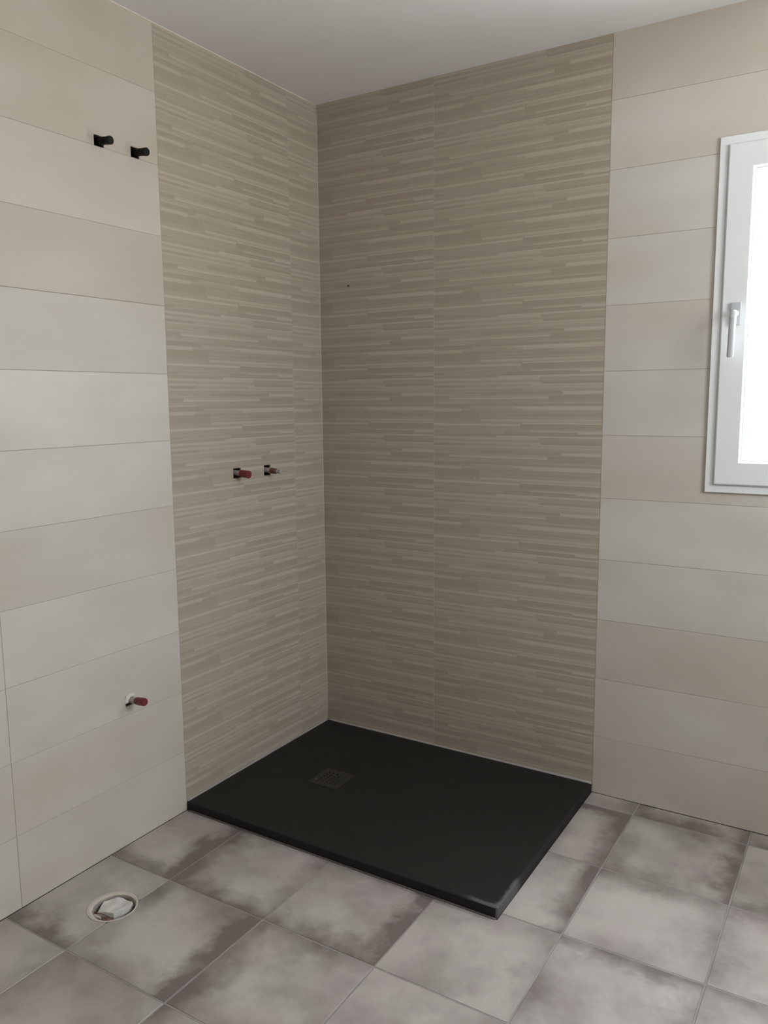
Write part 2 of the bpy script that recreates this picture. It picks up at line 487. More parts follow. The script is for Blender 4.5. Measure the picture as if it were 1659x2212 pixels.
_cache = {}
def put_tile(parent, name, key, maker, loc, rotz=0, tint=(1, 1, 1)):
    if key is None: me = maker()
    else:
        if key not in _cache: _cache[key] = maker()
        me = _cache[key]
    o = bpy.data.objects.new(name, me)
    sc.collection.objects.link(o)
    o.parent = parent; o.matrix_parent_inverse = parent.matrix_basis.inverted()
    o.location = loc; o.rotation_euler = (0, 0, rotz)
    o.color = (*tint, 1)
    return o

def cream_maker(w, h, holes):
    def f():
        if holes:
            us = sorted({0.0, w} | {x for r in holes for x in (r[0], r[1]) if 0 < x < w})
            vs = sorted({0.0, h} | {x for r in holes for x in (r[2], r[3]) if 0 < x < h})
            bm = plate(us, vs, lambda i, j: None if inside((us[i] + us[i + 1]) / 2, (vs[j] + vs[j + 1]) / 2, holes) else (0, 0), TH, WALLMAP)
        else:
            bm = prism([(0, 0), (w, 0), (w, h), (0, h)], TH, 0.0006, WALLMAP)
        orient(bm, WALLMAP)
        return mesh_of(bm, 'wall_tile', CREAM, fix=False)
    return f

rows = [(0.2 * k, min(0.2 * (k + 1), H)) for k in range(12)]
L_TONE = [.95, .93, .98, 1.0, .94, 1.02, 1.03, .95, .89, .94, .86, .86]  # tile tones per row; the top rows also carry painted shade
B_TONE = [.93, .98, .91, 1.02, 1.04, .98, 1.07, 1.0, 1.02, 1.03, .98, .90]

def tile_wall(parent, cols, place, rotz, tones, holes, decor_cols):
    """cols: list of (u0,u1); place(u,z)-> location"""
    bars = bmesh.new()
    for ci, (u0, u1) in enumerate(cols):
        for ri, (z0, z1) in enumerate(rows):
            w = u1 - u0 - 2 * J; h = z1 - z0 - (2 * J if ri < 11 else J)
            lh = [(a - u0 - J, b - u0 - J, c - z0 - J, d - z0 - J) for a, b, c, d in holes
                  if a < u1 and b > u0 and c < z1 - 0.001 and d > z0 + 0.001]
            lh = [(max(a, 0) if a > 0.002 else -0.01, b if b < w - 0.002 else w + 0.01, c if c > 0.002 else -0.01, d if d < h - 0.002 else h + 0.01) for a, b, c, d in lh]
            if any(a < 0 and b > w and c < 0 and d > h for a, b, c, d in lh): continue
            jut = {8: .0013, 7: .0008, 6: .0004}.get(ri, 0.0) if (rotz and ci == 4) else 0.0   # slight lippage between rows
            if ci in decor_cols:
                ua, _ = decor_cols[ci]
                va = (0.2 - (z1 - z0)) / 0.2
                tv = random.uniform(.985, 1.015)
                put_tile(parent, 'striped_tile', None if lh else ('d', round(w, 4), round(h, 4), ua),
                         lambda: decor_mesh(w, h, ua, va, 0, lh), place(u0 + J, z0 + J), rotz, (tv, tv, tv))
            else:
                tv = tones[ri] * random.uniform(.985, 1.015); warm = (1.0 - tones[ri]) * 0.35
                put_tile(parent, 'wall_tile', None if lh else ('c', round(w, 4), round(h, 4)), cream_maker(w, h, lh),
                         Vector(place(u0 + J, z0 + J)) + Vector((jut, 0, 0)), rotz, (tv * (1 + warm), tv, tv * (1 - warm)))
    return

def grout_part(parent, name, cols, holes, mapf_loc, rotz, mtl, face=0.0009):
    """one joined mesh of the thin joint lines between the tiles"""
    us = sorted({cols[0][0], cols[-1][1]} | {x for c in cols for x in (c[0] - J, c[0] + J)} | {x for r in holes for x in (r[0], r[1])})
    us = [u for u in us if cols[0][0] - 1e-6 <= u <= cols[-1][1] + 1e-6]
    vs = sorted({0.0, H} | {x for k in range(1, 12) for x in (0.2 * k - J, 0.2 * k + J)} | {x for r in holes for x in (r[2], r[3])})
    ce = [c[0] for c in cols] + [cols[-1][1]]
    def cell(i, j):
        u, v = (us[i] + us[i + 1]) / 2, (vs[j] + vs[j + 1]) / 2
        if inside(u, v, holes): return None
        du = min(abs(u - e) for e in ce); dv = min(abs(v - 0.2 * k) for k in range(13))
        return (-face, 0) if du < J or dv < J else None
    bm = plate(us, vs, cell, TH, WALLMAP); orient(bm, WALLMAP)
    me = mesh_of(bm, name, mtl, fix=False)
    o = link(bpy.data.objects.new(name, me)); o.parent = parent; o.matrix_parent_inverse = parent.matrix_basis.inverted()
    o.rotation_euler = (0, 0, rotz)
    o['kind'] = 'stuff'
    return o

# left wall: u = y
lcols = [(-3.4, -3.1895), (-3.1895, -2.5875), (-2.5875, -1.9855), (-1.9855, -1.3835), (-1.3835, -0.7875), (-0.7875, -0.1740), (-0.1740, 0.0)]
tile_wall(wall_left, lcols, lambda u, z: (0, u, z), PI / 2, L_TONE, LHOLES, {5: (0.0, 1), 6: (0.0, 1)})
grout_part(wall_left, 'wall_grout', lcols, LHOLES, None, PI / 2, GROUT_W)
# back wall: u = x
bcols = [(0.0, 0.4885), (0.4885, 1.0925), (1.0925, 1.6945), (1.6945, 2.2965), (2.2965, 2.75)]
tile_wall(wall_back, bcols, lambda u, z: (u, 0, z), 0, B_TONE, WIN, {0: (0.191, 1), 1: (0.0, 1)})
grout_part(wall_back, 'wall_grout', bcols, WIN, None, 0, GROUT_W)

def keep_child(o, parent):
    o.parent = parent; o.matrix_parent_inverse = parent.matrix_basis.inverted()

# pale vertical filler lines in the striped field, corner bead and ceiling bead
bm = bmesh.new(); box(bm, (0.4878, -0.0001, TTOP + 0.006), (0.4892, 0.0008, H - 0.001)); 
o = part('joint_line', bm, WHITEJ); keep_child(o, wall_back)
bm = bmesh.new(); box(bm, (-0.0008, -0.1747, TTOP + 0.006), (0.0001, -0.1733, H - 0.001))
o = part('joint_line', bm, WHITEJ); keep_child(o, wall_left)
def bead(name, pts, r, mtl, parent=None, seg=8):
    """thin triangular-ish bead swept along a straight line"""
    bm = bmesh.new()
    a, b = Vector(pts[0]), Vector(pts[1]); d = (b - a).normalized()
    x = d.orthogonal().normalized(); y = d.cross(x)
    n = 40; rings = []
    for k in range(n + 1):
        c = a.lerp(b, k / n); rr = r * (1 + 0.18 * noise.noise(c * 23))
        rings.append([bm.verts.new(c + (x * math.cos(2 * PI * q / seg) + y * math.sin(2 * PI * q / seg)) * rr) for q in range(seg)])
    for A, B in zip(rings, rings[1:]):
        for q in range(seg): bm.faces.new((A[q], A[(q + 1) % seg], B[(q + 1) % seg], B[q]))
    bm.faces.new(rings[0]); bm.faces.new(rings[-1])
    o = part(name, bm, mtl, smooth=True)
    if parent: keep_child(o, parent)
    return o
bead('corner_bead', [(0.0002, -0.0002, TTOP + 0.004), (0.0002, -0.0002, H - 0.001)], 0.0018, WHITEJ, wall_left)
bead('ceiling_bead', [(0.0002, -2.4, H - 0.0005), (0.0002, -0.002, H - 0.0005)], 0.0026, simple('cream_silicone', (0.70, 0.64, 0.56), 0.4), wall_left)
# thin smear of filler left on the striped field
bm = bmesh.new(); box(bm, (0.651, -0.0008, 1.041), (0.6525, 0.0002, 1.050), 0.0003)
o = part('filler_smear', bm, WHITEJ); keep_child(o, wall_back)

# ------------------------------------------------------------------ floor
HC = (0.200, -1.256); HR = 0.0655      # cut-out round the waste pipe
fu = [-0.006, HC[0] - 0.058, HC[0] + 0.058, XR]; fv = [YF, HC[1] - 0.058, HC[1] + 0.058, 0.006]
floor = shell('floor', fu, fv, lambda u, v: (-0.13, 0) if inside(u, v, [(fu[1], fu[2], fv[1], fv[2])]) else (0, 0), 0.19, FLOORMAP, DARKV)
floor.location = (0, 0, -0.010)
FJ = 0.0021
X0, Y0 = 0.2405, -0.0865
xs = [0.0] + [X0 + TX * k for k in range(8)]; xs = [x for x in xs if x < XR - 0.05] + [XR]
ys = [0.0] + [Y0 - TY * k for k in range(10)]; ys = [y for y in ys if y > YF + 0.05] + [YF]
# rims: left, right, near, far
RIM = {(0, 4): (.6, .15, 1.1, .25), (0, 3): (.15, 1.25, .9, .3), (1, 4): (.55, 1.2, .4, .35), (1, 3): (1.1, .55, .9, .2),
       (2, 4): (.8, .25, .3, .55), (2, 3): (.3, 1.1, .8, .15), (3, 4): (.15, .4, .3, .1), (3, 3): (.05, .45, .2, .4),
       (3, 2): (.1, .95, .2, .25), (3, 1): (.2, 1.0, .2, 1.0), (3, 0): (.2, .3, .0, .2), (4, 0): (.6, 1.0, .8, .8),
       (4, 1): (.35, 1.1, .55, .6), (4, 2): (.1, .5, .35, .75), (4, 3): (.45, .6, .2, .9), (5, 0): (.6, .6, .6, .8),
       (5, 1): (.2, .6, .7, .1), (5, 2): (.5, .4, .3, .8), (0, 5): (.6, .2, .3, .2), (1, 5): (.3, .3, .3, .4), (2, 5): (.7, .3, .3, .2), (5, 3): (.5, .3, .3, .6)}
TR = (-0.01, TW + 0.0015, -TD - 0.0015, 0.01)
def floor_tile(i, j):
    x0, x1 = xs[i] + (FJ if i else 0.0015), xs[i + 1] - FJ
    y1, y0 = ys[j] - (FJ if j else 0.0015), ys[j + 1] + FJ
    if x0 > TR[0] and x1 < TR[1] and y0 > TR[2]: return
    # object origin = corner of the full, uncut tile
    ox = xs[i + 1] - TX if i == 0 else xs[i]
    oy = ys[j + 1]
    if j == len(ys) - 2: oy = ys[j] - TY
    lx0, lx1, ly0, ly1 = x0 - ox, x1 - ox, y0 - oy, y1 - oy
    key = None
    if x0 < TR[1] and y1 > TR[2]:
        r = (TR[0] - ox, TR[1] - ox, TR[2] - oy, TR[3] - oy)
        us = sorted({lx0, lx1} | {q for q in r[:2] if lx0 < q < lx1}); vs = sorted({ly0, ly1} | {q for q in r[2:] if ly0 < q < ly1})
        bm = plate(us, vs, lambda a, b: None if inside((us[a] + us[a + 1]) / 2, (vs[b] + vs[b + 1]) / 2, [r]) else (0, 0), 0.01, FLOORMAP)
    elif j == 4 and i in (0, 1):
        cx, cy = HC[0] - ox, HC[1] - oy
        ex = lx1 if i == 0 else lx0
        dy = math.sqrt(HR ** 2 - (ex - cx) ** 2)
        a0 = math.atan2(dy, ex - cx); pts = []
        if i == 0:   # big arc on the left side of the pipe
            A = [a0 + (2 * PI - 2 * a0) * k / 40 for k in range(41)]     # from top going round the left to the bottom
            arc = [(cx + HR * (1 + .018 * noise.noise((a * 2, 1, 3))) * math.cos(a), cy + HR * (1 + .018 * noise.noise((a * 2, 1, 3))) * math.sin(a)) for a in A]
            arc[0] = (ex, cy + dy); arc[-1] = (ex, cy - dy)
            pts = [(lx0, ly0), (lx1, ly0)] + arc[::-1] + [(lx1, ly1), (lx0, ly1)]
        else:        # small arc on the right
            A = [-a0 + 2 * a0 * k / 14 for k in range(15)]
            arc = [(cx + HR * math.cos(a), cy + HR * math.sin(a)) for a in A]
            arc[0] = (ex, cy - dy); arc[-1] = (ex, cy + dy)
            pts = [(lx0, ly0), (lx1, ly0), (lx1, ly1), (lx0, ly1)] + arc[::-1]
        bm = prism(pts, 0.01, 0.0008, FLOORMAP)
    else:
        key = ('f', round(lx0, 4), round(lx1, 4), round(ly0, 4), round(ly1, 4))
        bm = None
    def mk():
        b2 = bm or prism([(lx0, ly0), (lx1, ly0), (lx1, ly1), (lx0, ly1)], 0.01, 0.0022, FLOORMAP)
        bmesh.ops.recalc_face_normals(b2, faces=b2.faces)
        return mesh_of(b2, 'floor_tile', FLOORT, fix=False)
    o = put_tile(floor, 'floor_tile', key, mk, (ox, oy, 0))
    e = RIM.get((i, j), tuple(random.uniform(.15, .8) for _ in range(4)))
    for nm, q in zip(('edge_left', 'edge_right', 'edge_near', 'edge_far'), e): o[nm] = float(q)
    return o
for i in range(len(xs) - 1):
    for j in range(len(ys) - 1): floor_tile(i, j)
# floor grout
gus = sorted({0.0, XR} | {x + s for x in xs[1:-1] for s in (-FJ, FJ)} | {TW + 0.0015, HC[0] - .058, HC[0] + .058})
gvs = sorted({YF, 0.0} | {y + s for y in ys[1:-1] for s in (-FJ, FJ)} | {-TD - 0.0015, HC[1] - .058, HC[1] + .058})
def gcell(i, j):
    u, v = (gus[i] + gus[i + 1]) / 2, (gvs[j] + gvs[j + 1]) / 2
    if inside(u, v, [TR, (HC[0] - .058, HC[0] + .058, HC[1] - .058, HC[1] + .058)]): return None
    ok = min(abs(u - x) for x in xs[1:-1]) < FJ or min(abs(v - y) for y in ys[1:-1]) < FJ
    return (-0.0007, 0) if ok else None
bm = plate(gus, gvs, gcell, 0.01, FLOORMAP); bmesh.ops.recalc_face_normals(bm, faces=bm.faces)
o = link(bpy.data.objects.new('floor_grout', mesh_of(bm, 'floor_grout', GROUT_F, fix=False))); keep_child(o, floor); o['kind'] = 'stuff'

# ------------------------------------------------------------------ shower tray
DR = (0.313, -0.4145)                 # drain centre
def make_tray_obj():
    t = empty('shower_tray', (0, 0, 0))
    tag(t, 'low anthracite slate-textured rectangular shower tray set in the striped tiled corner', 'shower tray')
    bm = bmesh.new()
    nx, ny = 60, 44
    e = 0.0015                        # stand-off from the tiled walls
    def zf(x, y):
        ed = min(x - e, TW - x, -e - y, y + TD)      # distance to rim
        fall = max(0, 1 - math.hypot((x - DR[0]) / 0.85, (y - DR[1]) / 0.55))
        z = TTOP - 0.0035 * min(1, max(0, (ed - 0.02) / 0.05)) * (0.35 + 0.65 * fall)
        return z + 0.0006 * noise.noise((x * 14, y * 14, 0)) * min(1, ed * 30)
    gx = [e, e + 0.0025, e + 0.006] + [0.02 + (TW - 0.04) * k / nx for k in range(nx + 1)] + [TW - 0.006, TW - 0.0025, TW]
    gy = [-TD, -TD + 0.0025, -TD + 0.006] + [-TD + 0.02 + (TD - 0.04) * k / ny for k in range(ny + 1)] + [-e - 0.006, -e - 0.0025, -e]
    half = 0.0610
    gx = sorted(set([g for g in gx if abs(g - DR[0] + half) > .006 and abs(g - DR[0] - half) > .006] + [DR[0] - half, DR[0] + half]))
    gy = sorted(set([g for g in gy if abs(g - DR[1] + half) > .006 and abs(g - DR[1] - half) > .006] + [DR[1] - half, DR[1] + half]))
    V = {}
    for i, x in enumerate(gx):
        for j, y in enumerate(gy):
            z = zf(x, y)
            k = 0
            if i in (0, len(gx) - 1) or j in (0, len(gy) - 1): z = TTOP - 0.003
            elif i in (1, len(gx) - 2) or j in (1, len(gy) - 2): z = TTOP - 0.0007
            cr = 0.008                # rounded free corner
            qx, qy = x - (TW - cr), y - (-TD + cr)
            if qx > 0 and qy < 0 and math.hypot(qx, qy) > cr:
                sc_ = cr / math.hypot(qx, qy); x2, y2 = TW - cr + qx * sc_, -TD + cr + qy * sc_
            else: x2, y2 = x, y
            V[i, j] = bm.verts.new((x2, y2, z))
    hole = []
    for i in range(len(gx) - 1):
        for j in range(len(gy) - 1):
            cx, cy = (gx[i] + gx[i + 1]) / 2, (gy[j] + gy[j + 1]) / 2
            if abs(cx - DR[0]) < half and abs(cy - DR[1]) < half: continue
            bm.faces.new((V[i, j], V[i + 1, j], V[i + 1, j + 1], V[i, j + 1]))
    # skirts: outside to the bottom, inside down to the recess floor
    be = [ed for ed in bm.edges if ed.is_boundary]
    r = bmesh.ops.extrude_edge_only(bm, edges=be)
    for v in [g for g in r['geom'] if isinstance(g, bmesh.types.BMVert)]:
        inner = abs(v.co.x - DR[0]) < half + .002 and abs(v.co.y - DR[1]) < half + .002
        v.co.z = 0.008 if inner else -0.0099
    bmesh.ops.holes_fill(bm, edges=[ed for ed in bm.edges if ed.is_boundary], sides=0)
    for v in [v for v in bm.verts if not v.link_faces]: bm.verts.remove(v)
    part('tray_body', bm, TRAYM, t, smooth=False)
    # grate: square plate with 25 round holes
    zt = zf(*DR) + 0.0012
    bm = bmesh.new()
    s = 0.0595; n = 5; pitch = 0.0158; rr = 0.0036
    us = [-s] + [(k - 2.5) * pitch for k in range(6)] + [s]
    def top(z, flip):
        cache = {}
        def g(x, y):
            kk = (round(x, 6), round(y, 6))
            if kk not in cache: cache[kk] = bm.verts.new((x, y, z))
            return cache[kk]
        rings = {}
        for a in range(7):
            for b in range(7):
                x0, x1, y0, y1 = us[a], us[a + 1], us[b], us[b + 1]
                cs = [g(x0, y0), g(x1, y0), g(x1, y1), g(x0, y1)]
                if 1 <= a <= 5 and 1 <= b <= 5:
                    cx, cy = (x0 + x1) / 2, (y0 + y1) / 2
                    ring = [bm.verts.new((cx + rr * math.cos(-3 * PI / 4 + PI / 4 * q), cy + rr * math.sin(-3 * PI / 4 + PI / 4 * q), z)) for q in range(8)]
                    for q in range(4):
                        bm.faces.new((cs[q], cs[(q + 1) % 4], ring[(2 * q + 2) % 8], ring[2 * q + 1], ring[2 * q]))
                    rings[a, b] = ring
                else: bm.faces.new(cs)
        return rings, cache
    r1, c1 = top(0, 0); r2, c2 = top(-0.002, 1)
    for k in r1:
        A, B = r1[k], r2[k]
        for q in range(8): bm.faces.new((A[q], A[(q + 1) % 8], B[(q + 1) % 8], B[q]))
    for a in range(7):
        for (p, q) in (((us[a], -s), (us[a + 1], -s)), ((us[a], s), (us[a + 1], s)), ((-s, us[a]), (-s, us[a + 1])), ((s, us[a]), (s, us[a + 1]))):
            K = lambda c, w: c[(round(w[0], 6), round(w[1], 6))]
            bm.faces.new((K(c1, p), K(c1, q), K(c2, q), K(c2, p)))
    g = part('drain_grate', bm, GRATE, t, (DR[0], DR[1], zt), label='square dark metal drain cover with 25 round holes')
    bm = bmesh.new(); lathe(bm, [(0, 0.0022), (0.0006, 0.0020), (0.0009, 0.0010)], 14, 'Z')
    part('screw', bm, STEEL, g, (-0.044, -0.030, 0.0), label='small bright screw head')
    # silicone seams where the tray meets the tiles
    for a, b in (((TW, -0.0022, TTOP + 0.0004), (0.003, -0.0022, TTOP + 0.0004)), ((0.0022, -TD + 0.002, TTOP + 0.0004), (0.0022, -0.003, TTOP + 0.0004))):
        bead('silicone_seam', [a, b], 0.0042, SILI, t)
    bead('silicone_seam', [(0.006, -TD - 0.0016, 0.0002), (TW - 0.004, -TD - 0.0016, 0.0002)], 0.0036, simple('shadow_dirt_silicone', (0.09, 0.08, 0.075), 0.6, 60, .5), t)  # front seam: dirt and the shadow line at the tray base in one colour
    return t
make_tray_obj()

# ------------------------------------------------------------------ window
def make_window():
    w = struct(empty('window_1', (WX0, 0, WZ0)))
    def ring(a0, a1, b0, b1, y0, y1, wd, bev, mtl, name, parent):
        """rectangular frame from four mitred bars; a = x range, b = z range, wd = bar width"""
        bm = bmesh.new()
        prof = [(0, y1), (0, y0 + bev), (bev, y0), (wd - bev, y0), (wd, y0 + bev), (wd, y1)]
        def loop(d, y): return [bm.verts.new((a0 + d, y, b0 + d)), bm.verts.new((a1 - d, y, b0 + d)), bm.verts.new((a1 - d, y, b1 - d)), bm.verts.new((a0 + d, y, b1 - d))]
        L = [loop(d, y) for d, y in prof]
        for k in range(len(L)):
            A, B = L[k], L[(k + 1) % len(L)]
            for q in range(4): bm.faces.new((A[q], A[(q + 1) % 4], B[(q + 1) % 4], B[q]))
        o = part(name, bm, mtl, parent, (-WX0, 0, -WZ0) if parent is w else (0, 0, 0))
        return o
    ring(WX0 + .0005, WX1 - .0005, WZ0 + .0005, WZ1 - .0005, -0.004, 0.062, 0.055, 0.002, PVC, 'outer_frame', w)
    # thin cover strip around the opening lapping the tiles
    ring(WX0 - .003, WX1 + .003, WZ0 - .003, WZ1 + .003, -0.0075, -0.0042, 0.0225, 0.0012, PVC, 'cover_strip', w)
    s0, s1, t0, t1 = WX0 + 0.0215, WX1 - 0.0215, WZ0 + 0.0205, WZ1 - 0.0205
    sash = ring(s0, s1, t0, t1, -0.016, -0.0045, 0.070, 0.004, PVC, 'sash', w)
    ring(s0 + 0.0705, s1 - 0.0705, t0 + 0.0705, t1 - 0.0705, -0.008, 0.0075, 0.0040, 0.001, GASK, 'glazing_seal', sash)
    bm = bmesh.new(); box(bm, (s0 + 0.062, 0.008, t0 + 0.062), (s1 - 0.062, 0.014, t1 - 0.062)); part('glass_pane', bm, GLASS, sash)
    bm = bmesh.new(); box(bm, (s0 + 0.056, -0.0042, t0 + 0.056), (s0 + 0.0762, 0.03, t1 - 0.056))
    # handle: rosette plate, neck and lever hanging down
    hx, hz = s0 + 0.040, 1.552
    bm.free(); bm = bmesh.new()
    box(bm, (hx - 0.014, -0.024, hz - 0.032), (hx + 0.014, -0.0162, hz + 0.032), 0.003)
    lathe_bm = bm
    rings = []
    # neck then lever: swept rounded bar
    path = [(hx, -0.022, hz, .0095, .0095), (hx, -0.045, hz, .0090, .0090), (hx, -0.058, hz - .003, .0095, .0090), (hx - .0005, -0.064, hz - 0.014, .0098, .0070),
            (hx - .001, -0.065, hz - 0.040, .0095, .0058), (hx - .002, -0.065, hz - 0.085, .0092, .0052), (hx - .003, -0.064, hz - 0.118, .0094, .0050), (hx - .003, -0.064, hz - 0.124, .0075, .0038)]
    for k, (x, y, z, a, b) in enumerate(path):
        tang = Vector(path[min(k + 1, 7)][:3]) - Vector(path[max(k - 1, 0)][:3]); tang.normalize()
        sx_ = Vector((1, 0, 0)); n_ = tang.cross(sx_).normalized()
        rings.append([bm.verts.new(Vector((x, y, z)) + sx_ * a * math.cos(2 * PI * q / 12) + n_ * b * math.sin(2 * PI * q / 12)) for q in range(12)])
    for A, B in zip(rings, rings[1:]):
        for q in range(12): bm.faces.new((A[q], A[(q + 1) % 12], B[(q + 1) % 12], B[q]))
    bm.faces.new(rings[0]); bm.faces.new(rings[-1])
    part('window_handle', bm, simple('grey_white_handle', (0.50, 0.51, 0.53), 0.3, 5, .02), sash, label='pale grey lever handle pointing down')
make_window()
# window added for its daylight, outside the view: plain white frame and pane
w2 = struct(empty('added_light_window', (XR, W2[0], W2[2])))
bm = bmesh.new()
for a, b in (((W2[0] + .001, W2[2] + .001), (W2[0] + .06, W2[3] - .001)), ((W2[1] - .06, W2[2] + .001), (W2[1] - .001, W2[3] - .001)),
             ((W2[0] + .0605, W2[2] + .001), (W2[1] - .0605, W2[2] + .06)), ((W2[0] + .0605, W2[3] - .06), (W2[1] - .0605, W2[3] - .001))):
    box(bm, (XR - .004, a[0], a[1]), (XR + .06, b[0], b[1]), .002)
o = part('added_window_frame', bm, PVC); keep_child(o, w2)
bm = bmesh.new(); box(bm, (XR + .024, W2[0] + .061, W2[2] + .061), (XR + .03, W2[1] - .061, W2[3] - .061))
o = part('glass_pane', bm, GLASS); keep_child(o, w2)

# ------------------------------------------------------------------ pipe stubs in the left wall
def stub(name, idx, label, group, specs, drop=0.0, turn=0.0):
    """specs: list of (part_name, profile, material, sides, label) along +x"""
    y, z, hr = PIPES[idx]
    o = empty(name, (0, y, z)); tag(o, label, 'pipe stub', group)
    o.rotation_euler = (0, math.radians(drop), math.radians(turn))
    for nm, prof, mtl, seg, lab in specs:
        bm = bmesh.new(); lathe(bm, prof, seg, 'X'); part(nm, bm, mtl, o, smooth=False, label=lab)
    return o
blk = lambda: [('pipe', [(-0.050, .0085), (0.004, .0085), (0.006, .0085)], BLACKP, 20, None),
               ('threaded_plug', [(0.0062, .0098)] + [(0.008 + 0.003 * k, .0103 if k % 2 else .0094) for k in range(9)] + [(0.036, .0108), (0.046, .0112), (0.0475, .0104)], BLACKP, 24, None)]
b1 = stub('water_pipe_stub', 0, 'black plugged pipe stub high on the cream wall, the one farther from the striped tiles', 'black pipe stubs high on the left wall', blk(), 6)
bm = bmesh.new(); box(bm, (0.030, -0.0016, -0.0117), (0.046, 0.0012, -0.0085), .0006)
part('scratch', bm, simple('pale_scuffed_plastic', (0.42, 0.42, 0.40), .5), b1, label='pale scuff on the underside')
stub('water_pipe_stub', 1, 'black plugged pipe stub high on the cream wall, the one next to the striped tiles', 'black pipe stubs high on the left wall', blk(), 6)
red = lambda s: [('pipe', [(-0.050, .0088), (0.016, .0088)], PIPEW, 18, 'dusty pale pipe end'),
                 ('end_cap', [(0.0162, .0118), (0.018, .0124), (0.046, .0128), (0.050, .0134), (0.0515, .0128)], REDP, 6 if s else 20, 'dark red plastic cap')]
stub('shower_pipe_stub', 2, 'pipe stub with clean red cap in the striped tiles, left one of the pair', 'capped pipe stubs at mid height in the shower', red(0), 4)
r2 = stub('shower_pipe_stub', 3, 'pipe stub with worn red-brown cap and broken grey tip, nearest the shower corner', 'capped pipe stubs at mid height in the shower',
     [('pipe', [(-0.050, .0088), (0.014, .0088)], PIPEW, 18, 'dusty pale pipe end'),
      ('end_cap', [(0.0142, .0095), (0.016, .0104), (0.036, .0098), (0.040, .0080)], simple('faded_red_plastic', (0.13, 0.045, 0.040), .6, 80, .4), 20, 'worn red-brown plastic cap'),
      ('broken_tip', [(0.0402, .0060), (0.046, .0052), (0.050, .0068), (0.057, .0074), (0.060, .0050)], DUSTG, 9, 'grey broken plastic tip')], 5, 3)
r3 = stub('basin_pipe_stub', 4, 'red-capped pipe stub low on the cream wall with white plaster around its hole', None,
     [('pipe', [(-0.050, .0090), (0.024, .0090)], PIPEW, 18, 'dusty pale pipe end'),
      ('collar', [(0.0242, .0100), (0.026, .0108), (0.031, .0108)], simple('dark_brown_ring', (0.06, 0.045, 0.035), .6), 20, 'dark brown ring'),
      ('end_cap', [(0.0312, .0110), (0.033, .0116), (0.056, .0118), (0.060, .0122), (0.063, .0110)], REDP, 20, 'dark red plastic cap')], -6, -2)
# plaster patch filling the upper part of the lower hole
bm = bmesh.new()
import math as _m
ringo = []
pp = []
for k in range(26):
    a = _m.radians(45 + 150 * k / 25)
    pp.append(((0.0215 + 0.003 * noise.noise((k * .7, 0, 1))) * _m.cos(a), (0.0215 + 0.003 * noise.noise((k * .7, 4, 1))) * _m.sin(a)))
inn = [(0.0102 * _m.cos(_m.radians(45 + 150 * k / 25)), 0.0102 * _m.sin(_m.radians(45 + 150 * k / 25))) for k in range(26)]
A = [bm.verts.new((0.0012, p[0], p[1])) for p in pp]; B = [bm.verts.new((0.0045, q[0] * 1.25, q[1] * 1.25)) for q in inn]; C = [bm.verts.new((0.0030, q[0], q[1])) for q in inn]
A0 = [bm.verts.new((0.0002, p[0] * 1.05, p[1] * 1.05)) for p in pp]; D = [bm.verts.new((0.0002, q[0], q[1])) for q in inn]
for P, Q in ((A0, A), (A, B), (B, C), (C, D), (D, A0)):
    for k in range(25): bm.faces.new((P[k], P[k + 1], Q[k + 1], Q[k]))
bm.faces.new((A0[0], A[0], B[0], C[0], D[0])); bm.faces.new((A0[-1], A[-1], B[-1], C[-1], D[-1]))
o = part('plaster_patch', bm, simple('white_plaster', (0.62, 0.595, 0.56), .9, 80, .1, .5, 150), smooth=True); o.location = (0, -0.991, 0.441); keep_child(o, wall_left)

# anchor hole in the striped back wall: a plug coloured like the shade inside
bm = bmesh.new()
lathe(bm, [(0.004, .0034), (-0.0012, .0034), (-0.0014, .0026), (0.0015, .0024)], 16, 'X')
o = part('wall_anchor', bm, simple('anchor_hole_shade', (0.018, 0.013, 0.010), .8)); o.location = (0.132, -0.0003, 1.7355); o.rotation_euler = (0, 0, PI / 2)
tag(o, 'tiny dark drilled anchor hole in striped tiles to the right of the corner', 'anchor')

# ------------------------------------------------------------------ waste pipe opening in the floor
wp = empty('waste_pipe', (HC[0], HC[1], 0))
tag(wp, 'round waste pipe opening cut in the floor tiles beside the left wall', 'drain pipe')
bm = bmesh.new()
lathe(bm, [(-0.139, .0565), (-0.004, .0565), (-0.0022, .0550), (-0.0022, .0535), (-0.005, .0525), (-0.130, .0525)], 48, 'Z', (0.007, -0.001, 0))
part('pipe_rim', bm, simple('grey_waste_pipe', (0.30, 0.26, 0.24), .6, 40, .3), wp)
bm = bmesh.new()
N = 72; rg = []
for k in range(N):
    a = 2 * PI * k / N
    nz1 = noise.noise((math.cos(a) * 3, math.sin(a) * 3, 2.0)); nz2 = noise.noise((math.cos(a) * 7, math.sin(a) * 7, 6.0))
    b_ = 0.007 * math.cos(a) - 0.001 * math.sin(a)          # the pipe sits off-centre: thicker ring towards the left wall
    ri = b_ + math.sqrt(max(0, 0.0550 ** 2 - 0.00005 + b_ * b_)) + 0.0012 * nz2; ro = 0.0648; ri = min(ri, 0.0622)
    ztop = 0.0010 + 0.0008 * nz1
    c, s = math.cos(a), math.sin(a)
    rg.append([bm.verts.new(p) for p in ((ro * c, ro * s, -0.0095), (ro * c, ro * s, ztop - .0004), ((ro + ri) / 2 * c, (ro + ri) / 2 * s, ztop + .0008),
               (ri * c, ri * s, ztop - .0012), ((ri + .0012) * c, (ri + .0012) * s, -0.0095))])
for k in range(N):
    A, B = rg[k], rg[(k + 1) % N]
    for q in range(5): bm.faces.new((A[q], B[q], B[(q + 1) % 5], A[(q + 1) % 5]))
part('cement_collar', bm, CEMENT, wp, label='rough pale cement ring')
